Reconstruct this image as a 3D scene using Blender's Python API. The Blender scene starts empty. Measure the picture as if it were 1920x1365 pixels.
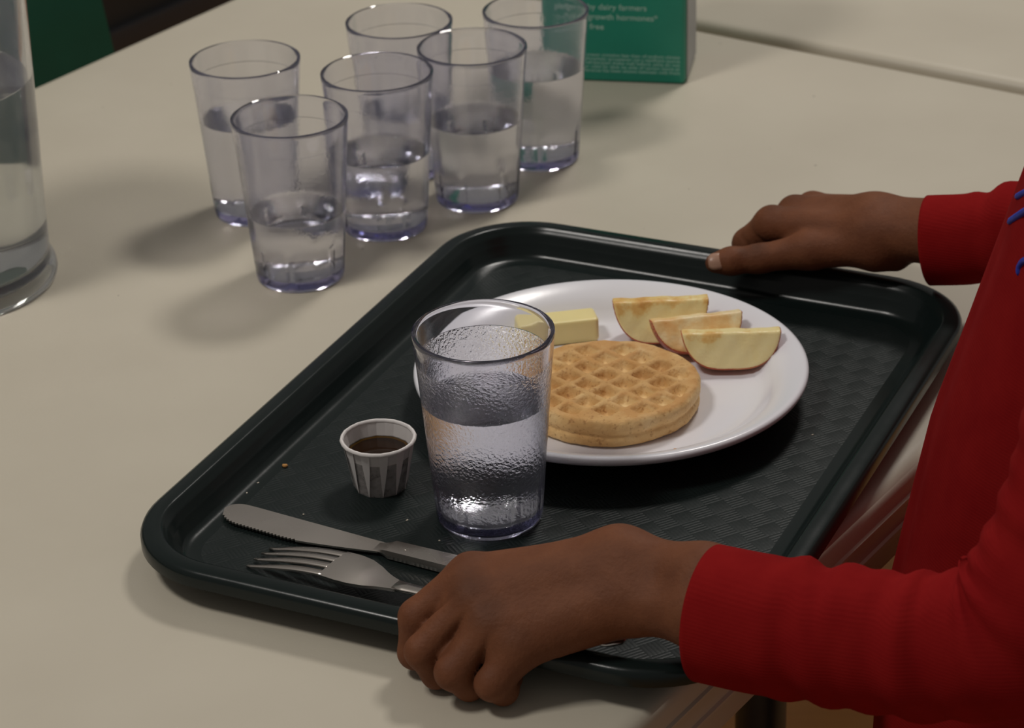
import bpy, math, random
import numpy as np
from mathutils import Vector, Matrix

random.seed(7)
rng = np.random.default_rng(7)
scene = bpy.context.scene
COL = scene.collection
ZT = 0.74                       # height of the table top above the floor (m); the builders below work in cm from the table top

# ------------------------------------------------------------------ camera, world, lights, exposure
cam = bpy.data.cameras.new('camera')
cam.sensor_width = 36.0
cam.lens = 4720.39 / 1920 * 36.0
cam.clip_start = 0.05
cam.dof.use_dof = True
cam.dof.focus_distance = 1.235
cam.dof.aperture_fstop = 17.0
camo = bpy.data.objects.new('camera', cam)
COL.objects.link(camo)
pitch, roll = math.radians(27.214), math.radians(-1.821)
fwd = Vector((0, math.cos(pitch), -math.sin(pitch)))
rt = Vector((1, 0, 0))
up = rt.cross(fwd)
r2 = math.cos(roll) * rt + math.sin(roll) * up
u2 = -math.sin(roll) * rt + math.cos(roll) * up
R = Matrix((r2, u2, -fwd)).transposed().to_4x4()
camo.matrix_world = Matrix.Translation((0, 0, 0.65875 + ZT)) @ R
scene.camera = camo

world = bpy.data.worlds.new('world')
scene.world = world
world.use_nodes = True
bg = world.node_tree.nodes['Background']
bg.inputs[0].default_value = (1.0, 0.955, 0.90, 1)
bg.inputs[1].default_value = 0.17

def area_light(name, loc, target, size, power, color):
    l = bpy.data.lights.new(name, 'AREA')
    l.shape = 'RECTANGLE'
    l.size, l.size_y = size
    l.energy = power
    l.color = color
    o = bpy.data.objects.new(name, l)
    COL.objects.link(o)
    o.location = loc
    o.rotation_euler = (Vector(target) - Vector(loc)).to_track_quat('-Z', 'Y').to_euler()
    return o

LAMP1 = (0.66, 2.45, ZT + 2.0)
LAMP2 = (-1.05, 0.75, ZT + 2.0)
area_light('ceiling_lamp_light', LAMP1, (LAMP1[0], LAMP1[1], 0), (0.42, 0.42), 26, (1.0, 0.955, 0.90))
area_light('ceiling_lamp_light', LAMP2, (LAMP2[0], LAMP2[1], 0), (0.42, 0.42), 22, (1.0, 0.955, 0.90))

scene.view_settings.view_transform = 'Standard'
scene.view_settings.look = 'None'
scene.view_settings.gamma = 1.0
scene.view_settings.use_curve_mapping = False
scene.view_settings.exposure = -0.2
scene.cycles.max_bounces = 16
scene.cycles.transmission_bounces = 16
scene.cycles.transparent_max_bounces = 16
scene.cycles.blur_glossy = 0.3
scene.cycles.sample_clamp_indirect = 60.0
scene.cycles.use_denoising = True

# ------------------------------------------------------------------ node helpers and materials
class NT:
    def __init__(self, name):
        self.m = bpy.data.materials.new(name)
        self.m.use_nodes = True
        self.t = self.m.node_tree
        self.b = self.t.nodes['Principled BSDF']
        self.out = self.t.nodes['Material Output']
        self._oc = None
    def n(self, typ, **kw):
        nd = self.t.nodes.new(typ)
        for k, v in kw.items():
            setattr(nd, k, v)
        return nd
    def link(self, a, b):
        self.t.links.new(a, b)
    def set(self, sock, v):
        if hasattr(v, 'is_linked') or isinstance(v, bpy.types.NodeSocket):
            self.link(v, sock)
        else:
            sock.default_value = v
    def obj(self):
        if self._oc is None:
            self._oc = self.n('ShaderNodeTexCoord').outputs['Object']
        return self._oc
    def xyz(self, vec=None):
        s = self.n('ShaderNodeSeparateXYZ')
        self.link(vec or self.obj(), s.inputs[0])
        return s.outputs
    def math(self, op, a, b=None, c=None):
        nd = self.n('ShaderNodeMath', operation=op)
        self.set(nd.inputs[0], a)
        if b is not None:
            self.set(nd.inputs[1], b)
        if c is not None:
            self.set(nd.inputs[2], c)
        return nd.outputs[0]
    def noise(self, scale, detail=3, rough=0.5, vec=None, out='Fac'):
        nd = self.n('ShaderNodeTexNoise')
        self.link(vec or self.obj(), nd.inputs['Vector'])
        nd.inputs['Scale'].default_value = scale
        nd.inputs['Detail'].default_value = detail
        nd.inputs['Roughness'].default_value = rough
        return nd.outputs[out]
    def ramp(self, fac, stops):
        nd = self.n('ShaderNodeValToRGB')
        e = nd.color_ramp.elements
        while len(e) < len(stops):
            e.new(0.5)
        for i, (p, c) in enumerate(stops):
            e[i].position = p
            e[i].color = (c[0], c[1], c[2], 1)
        self.link(fac, nd.inputs[0])
        return nd.outputs[0]
    def mix(self, fac, a, b):
        nd = self.n('ShaderNodeMix', data_type='RGBA')
        self.set(nd.inputs[0], fac)
        for s, v in ((nd.inputs[6], a), (nd.inputs[7], b)):
            self.set(s, v if not isinstance(v, tuple) else (v[0], v[1], v[2], 1))
        return nd.outputs[2]
    def bump(self, h, strength=0.3, dist=0.001, normal=None):
        nd = self.n('ShaderNodeBump')
        nd.inputs['Strength'].default_value = strength
        nd.inputs['Distance'].default_value = dist
        self.link(h, nd.inputs['Height'])
        if normal is not None:
            self.link(normal, nd.inputs['Normal'])
        self.link(nd.outputs[0], self.b.inputs['Normal'])
        return nd.outputs[0]
    def base(self, c, rough=0.5, **kw):
        self.set(self.b.inputs['Base Color'], (c[0], c[1], c[2], 1) if isinstance(c, tuple) else c)
        self.set(self.b.inputs['Roughness'], rough)
        for k, v in kw.items():
            self.set(self.b.inputs[k.replace('_', ' ')], v)
        return self

def simple(name, c, rough=0.5, var=0.06, scale=60, **kw):
    t = NT(name)
    f = t.noise(scale, 3)
    col = t.ramp(f, [(0.3, tuple(x * (1 - var) for x in c)), (0.7, tuple(min(1, x * (1 + var)) for x in c))])
    t.base(col, rough, **kw)
    return t

MAT = {}
# table plastic: warm white, fine grain, sparse dark specks
t = NT('table_plastic')
f = t.noise(9, 4)
c = t.ramp(f, [(0.3, (0.530, 0.480, 0.385)), (0.7, (0.570, 0.520, 0.420))])
v = t.n('ShaderNodeTexVoronoi'); t.link(t.obj(), v.inputs['Vector']); v.inputs['Scale'].default_value = 38
sp = t.math('LESS_THAN', v.outputs['Distance'], 0.035)
keep = t.math('GREATER_THAN', t.noise(31, 1), 0.56)
c = t.mix(t.math('MULTIPLY', t.math('MULTIPLY', sp, keep), 0.6), c, (0.12, 0.10, 0.08))
t.base(c, 0.42)
t.bump(t.noise(900, 2), 0.12, 0.0004)
MAT['table'] = t.m
# tray plastics
def tray_mat(name, weave):
    t = NT(name)
    t.base((0.0085, 0.0135, 0.0128), 0.27, Specular_IOR_Level=0.30)
    if weave:
        mp = t.n('ShaderNodeMapping')
        t.link(t.obj(), mp.inputs['Vector'])
        mp.inputs['Rotation'].default_value = (0, 0, math.radians(38))
        x, y, z = t.xyz(mp.outputs[0])
        c = 0.0105
        ix = t.math('FLOOR', t.math('DIVIDE', x, c)); iy = t.math('FLOOR', t.math('DIVIDE', y, c))
        par = t.math('PINGPONG', t.math('ADD', ix, iy), 1.0)
        def ridge(a):
            return t.math('ABSOLUTE', t.math('SINE', t.math('MULTIPLY', a, math.pi / c * 5)))
        def dome(a):
            return t.math('ABSOLUTE', t.math('SINE', t.math('MULTIPLY', a, math.pi / c)))
        ha = t.math('ADD', t.math('MULTIPLY', ridge(y), 0.5), t.math('POWER', dome(x), 0.5))
        hb = t.math('ADD', t.math('MULTIPLY', ridge(x), 0.5), t.math('POWER', dome(y), 0.5))
        h = t.math('ADD', t.math('MULTIPLY', ha, par), t.math('MULTIPLY', hb, t.math('SUBTRACT', 1.0, par)))
        h = t.math('ADD', h, t.math('MULTIPLY', t.noise(420, 2), 0.5))
        t.bump(h, 0.30, 0.0005)
        t.set(t.b.inputs['Roughness'], t.math('MULTIPLY_ADD', t.noise(26, 3), 0.22, 0.30))
    else:
        t.set(t.b.inputs['Roughness'], t.math('MULTIPLY_ADD', t.noise(60, 3), 0.12, 0.17))
        t.bump(t.noise(700, 2), 0.06, 0.0003)
    return t.m
MAT['tray'] = tray_mat('dark_green_tray_plastic', False)
MAT['tray_weave'] = tray_mat('dark_green_tray_basketweave', True)
# clear tumbler plastic, smooth and pebbled
def clear(name, tint, ior, rough, pebble=0, absorb=None, haze=0):
    t = NT(name)
    t.base(tint, rough, Transmission_Weight=1.0, IOR=ior)
    if absorb:
        va = t.n('ShaderNodeVolumeAbsorption')
        va.inputs['Color'].default_value = (*absorb[0], 1); va.inputs['Density'].default_value = absorb[1]
        t.link(va.outputs[0], t.out.inputs['Volume'])
    if haze:
        tl_ = t.n('ShaderNodeBsdfTranslucent'); tl_.inputs[0].default_value = (0.80, 0.80, 0.92, 1)
        mx = t.n('ShaderNodeMixShader'); mx.inputs[0].default_value = haze
        t.link(t.b.outputs[0], mx.inputs[1]); t.link(tl_.outputs[0], mx.inputs[2]); t.link(mx.outputs[0], t.out.inputs['Surface'])
    if pebble:
        x, y, z = t.xyz()      # pebbling only on the outer wall between the foot and the band
        r = t.math('SQRT', t.math('ADD', t.math('MULTIPLY', x, x), t.math('MULTIPLY', y, y)))
        wall = t.math('GREATER_THAN', r, t.math('MULTIPLY_ADD', z, 0.0776, 0.0259))
        msk = t.math('MULTIPLY', wall, t.math('MULTIPLY', t.math('GREATER_THAN', z, 0.004), t.math('LESS_THAN', z, 0.0912)))
        t.bump(t.math('MULTIPLY', t.noise(600, 2, 0.5), msk), pebble, 0.0009)
    return t.m
LAV = ((0.50, 0.50, 0.87), 36.0)
MAT['pebble'] = clear('pebbled_clear_plastic', (0.97, 0.97, 0.985), 1.49, 0.02, 0.62, LAV, 0.03)
MAT['pebble_soft'] = clear('softly_pebbled_clear_plastic', (0.97, 0.97, 0.985), 1.49, 0.03, 0.12, LAV, 0.05)
MAT['clear_grey'] = clear('clear_grey_plastic', (0.96, 0.97, 0.96), 1.42, 0.03, 0, ((0.8, 0.82, 0.8), 20.0), 0.08)
MAT['water'] = clear('water', (0.985, 0.99, 0.99), 1.33, 0.0)
MAT['plate'] = simple('white_melamine', (0.79, 0.785, 0.83), 0.22, 0.01, 20).m
# waffle
t = NT('waffle_crust')
_, _, z = t.xyz()
hf = t.math('MULTIPLY', t.math('SUBTRACT', z, 0.0075), 1 / 0.0085)
nz = t.noise(85, 4, 0.6)
big = t.noise(24, 2)
f = t.math('ADD', t.math('MULTIPLY', nz, 0.55), t.math('MULTIPLY', t.math('SUBTRACT', big, 0.5), 1.5))
c = t.ramp(f, [(0.10, (0.60, 0.34, 0.12)), (0.34, (0.74, 0.48, 0.20)), (0.58, (0.82, 0.60, 0.30)), (0.9, (0.85, 0.66, 0.38))])
sp = t.ramp(t.noise(420, 2, 0.6), [(0.30, (0.42, 0.24, 0.10)), (0.42, (1, 1, 1))])
m2 = t.n('ShaderNodeMix', data_type='RGBA', blend_type='MULTIPLY'); m2.inputs[0].default_value = 0.55
t.link(c, m2.inputs[6]); t.link(sp, m2.inputs[7])
top_ = t.ramp(hf, [(0.82, (0, 0, 0)), (0.98, (1, 1, 1))])
spot = t.ramp(t.noise(34, 3, 0.6), [(0.42, (0, 0, 0)), (0.62, (1, 1, 1))])
wc = t.mix(t.math('MULTIPLY', t.math('MULTIPLY', top_, spot), 0.85), m2.outputs[2], (0.58, 0.29, 0.085))
t.base(wc, 0.75)
t.bump(t.math('ADD', t.noise(260, 4, 0.6), t.math('MULTIPLY', t.noise(90, 3), 1.4)), 0.55, 0.0016)
MAT['waffle'] = t.m
# apple
t = NT('apple_flesh')
x, y, z = t.xyz()
big = t.noise(70, 4, 0.6)
f = t.math('ADD', t.math('MULTIPLY', t.math('ADD', z, -0.008), 42.0), t.math('MULTIPLY', t.math('SUBTRACT', big, 0.5), 2.0))
c = t.ramp(f, [(0.1, (0.90, 0.77, 0.40)), (0.5, (0.89, 0.74, 0.35)), (0.72, (0.80, 0.52, 0.17)), (1.0, (0.66, 0.33, 0.08))])
t.base(c, 0.38, Subsurface_Weight=0.08)
t.b.inputs['Subsurface Radius'].default_value = (0.006, 0.004, 0.002)
t.bump(t.noise(320, 4, 0.6), 0.35, 0.0009)
MAT['apple'] = t.m
t = NT('apple_flesh_browned')
big = t.noise(60, 4, 0.6)
c = t.ramp(big, [(0.35, (0.90, 0.76, 0.46)), (0.52, (0.85, 0.58, 0.26)), (0.7, (0.76, 0.40, 0.13))])
t.base(c, 0.4)
t.bump(t.noise(320, 4, 0.6), 0.35, 0.0009)
MAT['apple_brown'] = t.m
t = NT('apple_peel')
c = t.ramp(t.noise(55, 4, 0.6), [(0.35, (0.36, 0.05, 0.025)), (0.55, (0.48, 0.11, 0.045)), (0.75, (0.60, 0.28, 0.10))])
t.base(c, 0.35)
MAT['peel'] = t.m
MAT['butter'] = simple('butter', (0.90, 0.77, 0.36), 0.35, 0.03, 60, Subsurface_Weight=0.15).m
MAT['butter'].node_tree.nodes['Principled BSDF'].inputs['Subsurface Radius'].default_value = (0.006, 0.005, 0.002)
# metal
t = NT('brushed_steel')
t.base((0.72, 0.66, 0.60), 0.30, Metallic=1.0)
t.set(t.b.inputs['Roughness'], t.math('MULTIPLY_ADD', t.noise(25, 2, 0.5), 0.12, 0.21))
MAT['steel'] = t.m
# paper
t = NT('waxed_white_paper')
t.base((0.74, 0.70, 0.68), 0.6)
t.bump(t.noise(500, 3), 0.15, 0.0004)
MAT['paper'] = t.m
t = NT('syrup_soaked_paper')
t.base((0.70, 0.66, 0.64), 0.6)
tr = t.n('ShaderNodeBsdfTransparent'); tr.inputs[0].default_value = (0.85, 0.83, 0.82, 1)
mx = t.n('ShaderNodeMixShader')
soak = t.math('LESS_THAN', t.xyz()[2], 0.0205)
t.link(t.math('MULTIPLY', t.math('MULTIPLY_ADD', t.noise(260, 3), 0.5, 0.42), t.math('MULTIPLY_ADD', soak, 0.85, 0.15)), mx.inputs[0])
t.link(t.b.outputs[0], mx.inputs[1]); t.link(tr.outputs[0], mx.inputs[2]); t.link(mx.outputs[0], t.out.inputs[0])
MAT['paper_wet'] = t.m
t = NT('maple_syrup')
t.base((0.016, 0.006, 0.0015), 0.06, Specular_IOR_Level=0.25)
MAT['syrup'] = t.m
t = NT('thin_amber_syrup')
t.base((0.075, 0.036, 0.004), 0.08, Specular_IOR_Level=0.3)
MAT['syrup_thin'] = t.m
# skin
t = NT('brown_skin')
att = t.n('ShaderNodeAttribute'); att.attribute_name = 'pigment'
f = t.noise(70, 4, 0.6)
c = t.ramp(f, [(0.3, (0.142, 0.050, 0.023)), (0.7, (0.185, 0.068, 0.031))])
c = t.mix(att.outputs['Fac'], c, (0.055, 0.022, 0.012))
t.base(c, 0.62, Subsurface_Weight=0.06, Specular_IOR_Level=0.18)
t.b.inputs['Subsurface Radius'].default_value = (0.006, 0.0025, 0.0012)
h = t.math('ADD', t.noise(520, 3, 0.6), t.math('MULTIPLY', t.noise(140, 3, 0.5), 1.2))
t.bump(h, 0.32, 0.0010)
MAT['skin'] = t.m
MAT['nail'] = simple('fingernail', (0.40, 0.235, 0.165), 0.3, 0.03).m
MAT['hair'] = simple('black_hair', (0.012, 0.010, 0.009), 0.7, 0.3, 300).m
MAT['eye'] = simple('eye_white', (0.7, 0.66, 0.62), 0.2, 0.02).m
MAT['iris'] = simple('dark_iris', (0.02, 0.012, 0.008), 0.1, 0.02).m
# cloth
t = NT('red_knit_cotton')
f = t.noise(40, 4, 0.6)
c = t.ramp(f, [(0.3, (0.215, 0.007, 0.008)), (0.7, (0.255, 0.010, 0.010))])
t.base(c, 0.95, Specular_IOR_Level=0.05)
x, y, z = t.xyz()
rib = t.math('SINE', t.math('MULTIPLY', z, 2 * math.pi / 0.0016))
t.bump(t.math('ADD', t.math('MULTIPLY', rib, 0.5), t.noise(900, 2)), 0.14, 0.0004)
MAT['shirt'] = t.m
MAT['embroidery'] = simple('blue_thread', (0.012, 0.035, 0.40), 0.6, 0.15, 400).m
MAT['denim'] = simple('dark_trousers', (0.018, 0.020, 0.028), 0.9, 0.15, 80).m
MAT['shoe'] = simple('dark_shoe', (0.02, 0.02, 0.02), 0.6, 0.1).m
# surroundings
MAT['green_plastic'] = simple('green_chair_plastic', (0.004, 0.075, 0.042), 0.5, 0.06, 30).m
MAT['black_metal'] = simple('black_metal', (0.012, 0.012, 0.014), 0.45, 0.1).m
t = NT('green_printed_card')
c = t.ramp(t.noise(30, 2), [(0.3, (0.006, 0.250, 0.170)), (0.7, (0.008, 0.275, 0.185))])
t.base(c, 0.4)
MAT['card_green'] = t.m
MAT['card_grey'] = simple('grey_card', (0.36, 0.36, 0.36), 0.5, 0.04).m
MAT['print_white'] = simple('white_print', (0.42, 0.62, 0.54), 0.6, 0.05).m
MAT['print_pale'] = simple('pale_print', (0.27, 0.50, 0.42), 0.6, 0.05).m
t = NT('tan_wood_floor')
mp = t.n('ShaderNodeMapping'); t.link(t.obj(), mp.inputs['Vector']); mp.inputs['Scale'].default_value = (1, 9, 1)
c = t.ramp(t.noise(6, 4, 0.6, mp.outputs[0]), [(0.3, (0.62, 0.30, 0.085)), (0.7, (0.70, 0.35, 0.105))])
t.base(c, 0.45)
MAT['floor'] = t.m
MAT['dark_wall'] = simple('near_black_wall', (0.010, 0.009, 0.008), 0.7, 0.1, 5).m  # one even near-black tone for the whole low back wall
MAT['grey_bin'] = simple('grey_plastic', (0.20, 0.19, 0.17), 0.5, 0.05).m
MAT['crumb'] = simple('pale_crumb', (0.62, 0.55, 0.45), 0.8, 0.1).m
MAT['crumb_orange'] = simple('toasted_crumb', (0.55, 0.27, 0.08), 0.8, 0.1).m
t = NT('ceiling_lamp_diffuser')
em = t.n('ShaderNodeEmission'); em.inputs[0].default_value = (1, 0.92, 0.8, 1); em.inputs[1].default_value = 6.0
t.link(em.outputs[0], t.out.inputs[0])
MAT['diffuser'] = t.m

# ------------------------------------------------------------------ object helpers (cm, z = 0 on the table top)
BASE = {}
def tag(o, label=None, cat=None, group=None, kind=None):
    if label: o['label'] = label
    if cat: o['category'] = cat
    if group: o['group'] = group
    if kind: o['kind'] = kind
    return o
def w(p):
    return Vector((p[0] / 100, p[1] / 100, p[2] / 100 + ZT))
def empty(name, base, rz=0.0):
    o = bpy.data.objects.new(name, None)
    o.empty_display_size = 0.02
    COL.objects.link(o)
    o.location = w(base)
    o.rotation_euler = (0, 0, rz)
    BASE[o] = np.array(base, float)
    return o
def mk(name, V, F, mat, parent=None, base=None, rz=0.0, local=False, smooth=True, fm=None, attr=None, sharp=None):
    """One mesh object. V in cm: absolute, or local to its root when local=True."""
    V = np.asarray(V, float)
    if parent is not None:
        b = BASE[parent]
    else:
        b = np.array(base if base is not None else (0, 0, -ZT * 100), float)
    if not local:
        V = V - b
    me = bpy.data.meshes.new(name)
    me.from_pydata((V / 100).tolist(), [], [list(map(int, f)) for f in F])
    for m in (mat if isinstance(mat, (list, tuple)) else [mat]):
        me.materials.append(MAT[m])
    if fm is not None:
        me.polygons.foreach_set('material_index', fm)
    if attr:
        for k, a in attr.items():
            at = me.attributes.new(k, 'FLOAT', 'POINT')
            at.data.foreach_set('value', np.asarray(a, np.float32))
    me.validate()
    me.update()
    if smooth:
        me.shade_smooth()
        if sharp:
            me.set_sharp_from_angle(angle=math.radians(sharp))
    o = bpy.data.objects.new(name, me)
    COL.objects.link(o)
    if parent is not None:
        o.parent = parent
    else:
        o.location = w(b)
        o.rotation_euler = (0, 0, rz)
    BASE[o] = b
    return o

def lathe(profile, seg=64, c=(0, 0, 0), close=False):
    """profile: list of (r, z). r = 0 makes a pole."""
    V, F, rings = [], [], []
    for r, z in profile:
        if r < 1e-6:
            rings.append([len(V)]); V.append((c[0], c[1], c[2] + z))
        else:
            rings.append(list(range(len(V), len(V) + seg)))
            for i in range(seg):
                a = 2 * math.pi * i / seg
                V.append((c[0] + r * math.cos(a), c[1] + r * math.sin(a), c[2] + z))
    pairs = list(zip(rings[:-1], rings[1:]))
    if close:
        pairs.append((rings[-1], rings[0]))
    for A, B in pairs:
        for i in range(seg):
            j = (i + 1) % seg
            if len(A) == 1 and len(B) == 1: continue
            if len(A) == 1: F.append((A[0], B[j], B[i]))
            elif len(B) == 1: F.append((A[i], A[j], B[0]))
            else: F.append((A[i], A[j], B[j], B[i]))
    return np.array(V), F

def loft(rings, cap0=True, cap1=True):
    """rings: list of (n,3) arrays with the same n."""
    n = len(rings[0])
    V = np.concatenate(rings)
    F = []
    for k in range(len(rings) - 1):
        a, b = k * n, (k + 1) * n
        for i in range(n):
            j = (i + 1) % n
            F.append((a + i, a + j, b + j, b + i))
    if cap0: F.append(tuple(range(n - 1, -1, -1)))
    if cap1: F.append(tuple(range((len(rings) - 1) * n, len(rings) * n)))
    return V, F

def box(lo, hi, bev=0.0):
    """A box with chamfered edges."""
    lo, hi = np.array(lo, float), np.array(hi, float)
    if bev <= 0:
        V = [(x, y, z) for x in (lo[0], hi[0]) for y in (lo[1], hi[1]) for z in (lo[2], hi[2])]
        return np.array(V), [(0, 1, 3, 2), (4, 6, 7, 5), (0, 4, 5, 1), (2, 3, 7, 6), (0, 2, 6, 4), (1, 5, 7, 3)]
    rr = [rrect((hi[0] - lo[0]) / 2 - o, (hi[1] - lo[1]) / 2 - o, max(bev - o, 0.05 * bev), z, ((lo[0] + hi[0]) / 2, (lo[1] + hi[1]) / 2), 3)
          for o, z in ((bev, lo[2]), (bev * 0.3, lo[2] + bev * 0.3), (0, lo[2] + bev), (0, hi[2] - bev), (bev * 0.3, hi[2] - bev * 0.3), (bev, hi[2]))]
    return loft(rr)

def rrect(hx, hy, r, z, c=(0, 0), seg=8, edge=1):
    P = []
    for k, (sx, sy) in enumerate(((1, 1), (-1, 1), (-1, -1), (1, -1))):
        for i in range(seg + 1):
            a = k * math.pi / 2 + (math.pi / 2) * i / seg
            P.append((c[0] + sx * (hx - r) + r * math.cos(a), c[1] + sy * (hy - r) + r * math.sin(a), z))
    return np.array(P)

def tube(path, radii, seg=12, cap=True):
    path = np.asarray(path, float)
    n = len(path)
    rad = np.broadcast_to(np.asarray(radii, float), (n,)) if np.ndim(radii) <= 1 else radii
    T = np.gradient(path, axis=0)
    T /= np.linalg.norm(T, axis=1)[:, None]
    a = np.array([0, 0, 1.0]) if abs(T[0][2]) < 0.9 else np.array([1.0, 0, 0])
    N = np.cross(T[0], a); N /= np.linalg.norm(N)
    rings = []
    for k in range(n):
        N = N - T[k] * (N @ T[k]); N /= np.linalg.norm(N)
        B = np.cross(T[k], N)
        th = np.linspace(0, 2 * math.pi, seg, endpoint=False)
        rings.append(path[k] + rad[k] * (np.cos(th)[:, None] * N + np.sin(th)[:, None] * B))
    return loft(rings, cap, cap)

def join(*parts):
    V, F, o = [], [], 0
    for v, f in parts:
        V.append(np.asarray(v, float)); F += [tuple(i + o for i in q) for q in f]; o += len(v)
    return np.concatenate(V), F

def catmull(P, n):
    P = np.asarray(P, float)
    Q = np.vstack([2 * P[0] - P[1], P, 2 * P[-1] - P[-2]])
    ts = np.linspace(0, len(P) - 1, n)
    out = []
    for t_ in ts:
        i = min(int(t_), len(P) - 2); f = t_ - i
        a, b, c_, d = Q[i], Q[i + 1], Q[i + 2], Q[i + 3]
        out.append(0.5 * (2 * b + (c_ - a) * f + (2 * a - 5 * b + 4 * c_ - d) * f * f + (3 * b - a - 3 * c_ + d) * f ** 3))
    return np.array(out)

# ---- implicit surfaces meshed with surface nets
class Field:
    def __init__(self, lo, hi, step):
        self.lo = np.array(lo, float); self.s = step
        self.n = np.ceil((np.array(hi) - self.lo) / step).astype(int) + 1
        self.D = np.full(self.n, 10.0, np.float32)
    def grids(self, sl=None):
        ax = [self.lo[i] + self.s * np.arange(self.n[i]) for i in range(3)]
        if sl: ax = [a[s_] for a, s_ in zip(ax, sl)]
        return np.meshgrid(*[a.astype(np.float32) for a in ax], indexing='ij', sparse=True)
    def block(self, lo, hi):
        a = np.clip(np.floor((np.array(lo) - self.lo) / self.s).astype(int), 0, self.n)
        b = np.clip(np.ceil((np.array(hi) - self.lo) / self.s).astype(int) + 1, 0, self.n)
        return tuple(slice(i, j) for i, j in zip(a, b))
    def copy_empty(self):
        f = Field.__new__(Field); f.lo, f.s, f.n = self.lo, self.s, self.n
        f.D = np.full(self.n, 10.0, np.float32); return f
    def cone(self, a, b, ra, rb, k=0.3):
        a, b = np.array(a, float), np.array(b, float)
        r = max(ra, rb) + 1.2
        sl = self.block(np.minimum(a, b) - r, np.maximum(a, b) + r)
        X, Y, Z = self.grids(sl)
        d = b - a; L = max(d @ d, 1e-9)
        t_ = np.clip(((X - a[0]) * d[0] + (Y - a[1]) * d[1] + (Z - a[2]) * d[2]) / L, 0, 1)
        q = np.sqrt((X - a[0] - t_ * d[0]) ** 2 + (Y - a[1] - t_ * d[1]) ** 2 + (Z - a[2] - t_ * d[2]) ** 2) - (ra + (rb - ra) * t_)
        self.D[sl] = smin(self.D[sl], q, k)
    def ell(self, c, r, k=0.3, Rm=None):
        c, r = np.array(c, float), np.array(r, float)
        m = r.max() + 1.2
        sl = self.block(c - m, c + m)
        X, Y, Z = self.grids(sl)
        x, y, z = X - c[0], Y - c[1], Z - c[2]
        if Rm is not None:
            x, y, z = [Rm[i][0] * x + Rm[i][1] * y + Rm[i][2] * z for i in range(3)]
        k0 = np.sqrt((x / r[0]) ** 2 + (y / r[1]) ** 2 + (z / r[2]) ** 2)
        k1 = np.sqrt((x / r[0] ** 2) ** 2 + (y / r[1] ** 2) ** 2 + (z / r[2] ** 2) ** 2)
        q = k0 * (k0 - 1) / np.maximum(k1, 1e-6)
        self.D[sl] = smin(self.D[sl], q, k)
    def chain(self, pts, rad, k):
        for i in range(len(pts) - 1):
            self.cone(pts[i], pts[i + 1], rad[i], rad[i + 1], k)
    def merge(self, o, k):
        self.D = smin(self.D, o.D, k)
    def mesh(self):
        return nets(self.D, self.lo, self.s)

def smin(a, b, k):
    if k <= 0: return np.minimum(a, b)
    h = np.maximum(k - np.abs(a - b), 0) / k
    return np.minimum(a, b) - h * h * (k * 0.25)
def smax(a, b, k):
    return -smin(-a, -b, k)

def nets(D, lo, s):
    ins = D < 0
    n = D.shape
    c = np.zeros((n[0] - 1, n[1] - 1, n[2] - 1), np.int8)
    for dx in (0, 1):
        for dy in (0, 1):
            for dz in (0, 1):
                c += ins[dx:n[0] - 1 + dx, dy:n[1] - 1 + dy, dz:n[2] - 1 + dz]
    cell = np.argwhere((c > 0) & (c < 8))
    idx = -np.ones(c.shape, np.int64)
    idx[tuple(cell.T)] = np.arange(len(cell))
    acc = np.zeros((len(cell), 3)); cnt = np.zeros(len(cell))
    corners = [(a, b, d) for a in (0, 1) for b in (0, 1) for d in (0, 1)]
    vals = {q: D[cell[:, 0] + q[0], cell[:, 1] + q[1], cell[:, 2] + q[2]].astype(float) for q in corners}
    for q in corners:
        for ax in range(3):
            if q[ax] == 0:
                q2 = tuple(v_ + (1 if i == ax else 0) for i, v_ in enumerate(q))
                a, b = vals[q], vals[q2]
                m = (a < 0) != (b < 0)
                t_ = np.where(m, a / np.where(m, a - b, 1), 0)
                p_ = np.array(q, float)[None, :] + np.eye(3)[ax][None, :] * t_[:, None]
                acc[m] += p_[m]; cnt[m] += 1
    V = (cell + acc / cnt[:, None]) * s + np.asarray(lo)
    F = []
    for ax in range(3):
        u_, v_ = [(1, 2), (2, 0), (0, 1)][ax]
        sl0 = [slice(None)] * 3; sl1 = [slice(None)] * 3
        sl0[ax] = slice(0, n[ax] - 1); sl1[ax] = slice(1, n[ax])
        A, B = ins[tuple(sl0)], ins[tuple(sl1)]
        e = np.argwhere(A != B)
        ok = (e[:, u_] > 0) & (e[:, v_] > 0) & (e[:, u_] < n[u_] - 1) & (e[:, v_] < n[v_] - 1)
        e = e[ok]
        eu = np.eye(3, dtype=int)[u_]; ev = np.eye(3, dtype=int)[v_]
        q = [idx[tuple((e - eu - ev).T)], idx[tuple((e - ev).T)], idx[tuple(e.T)], idx[tuple((e - eu).T)]]
        Q = np.stack(q, 1)
        flip = B[tuple(e.T)]
        Q[flip] = Q[flip][:, ::-1]
        F.append(Q)
    return V, np.concatenate(F)

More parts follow.
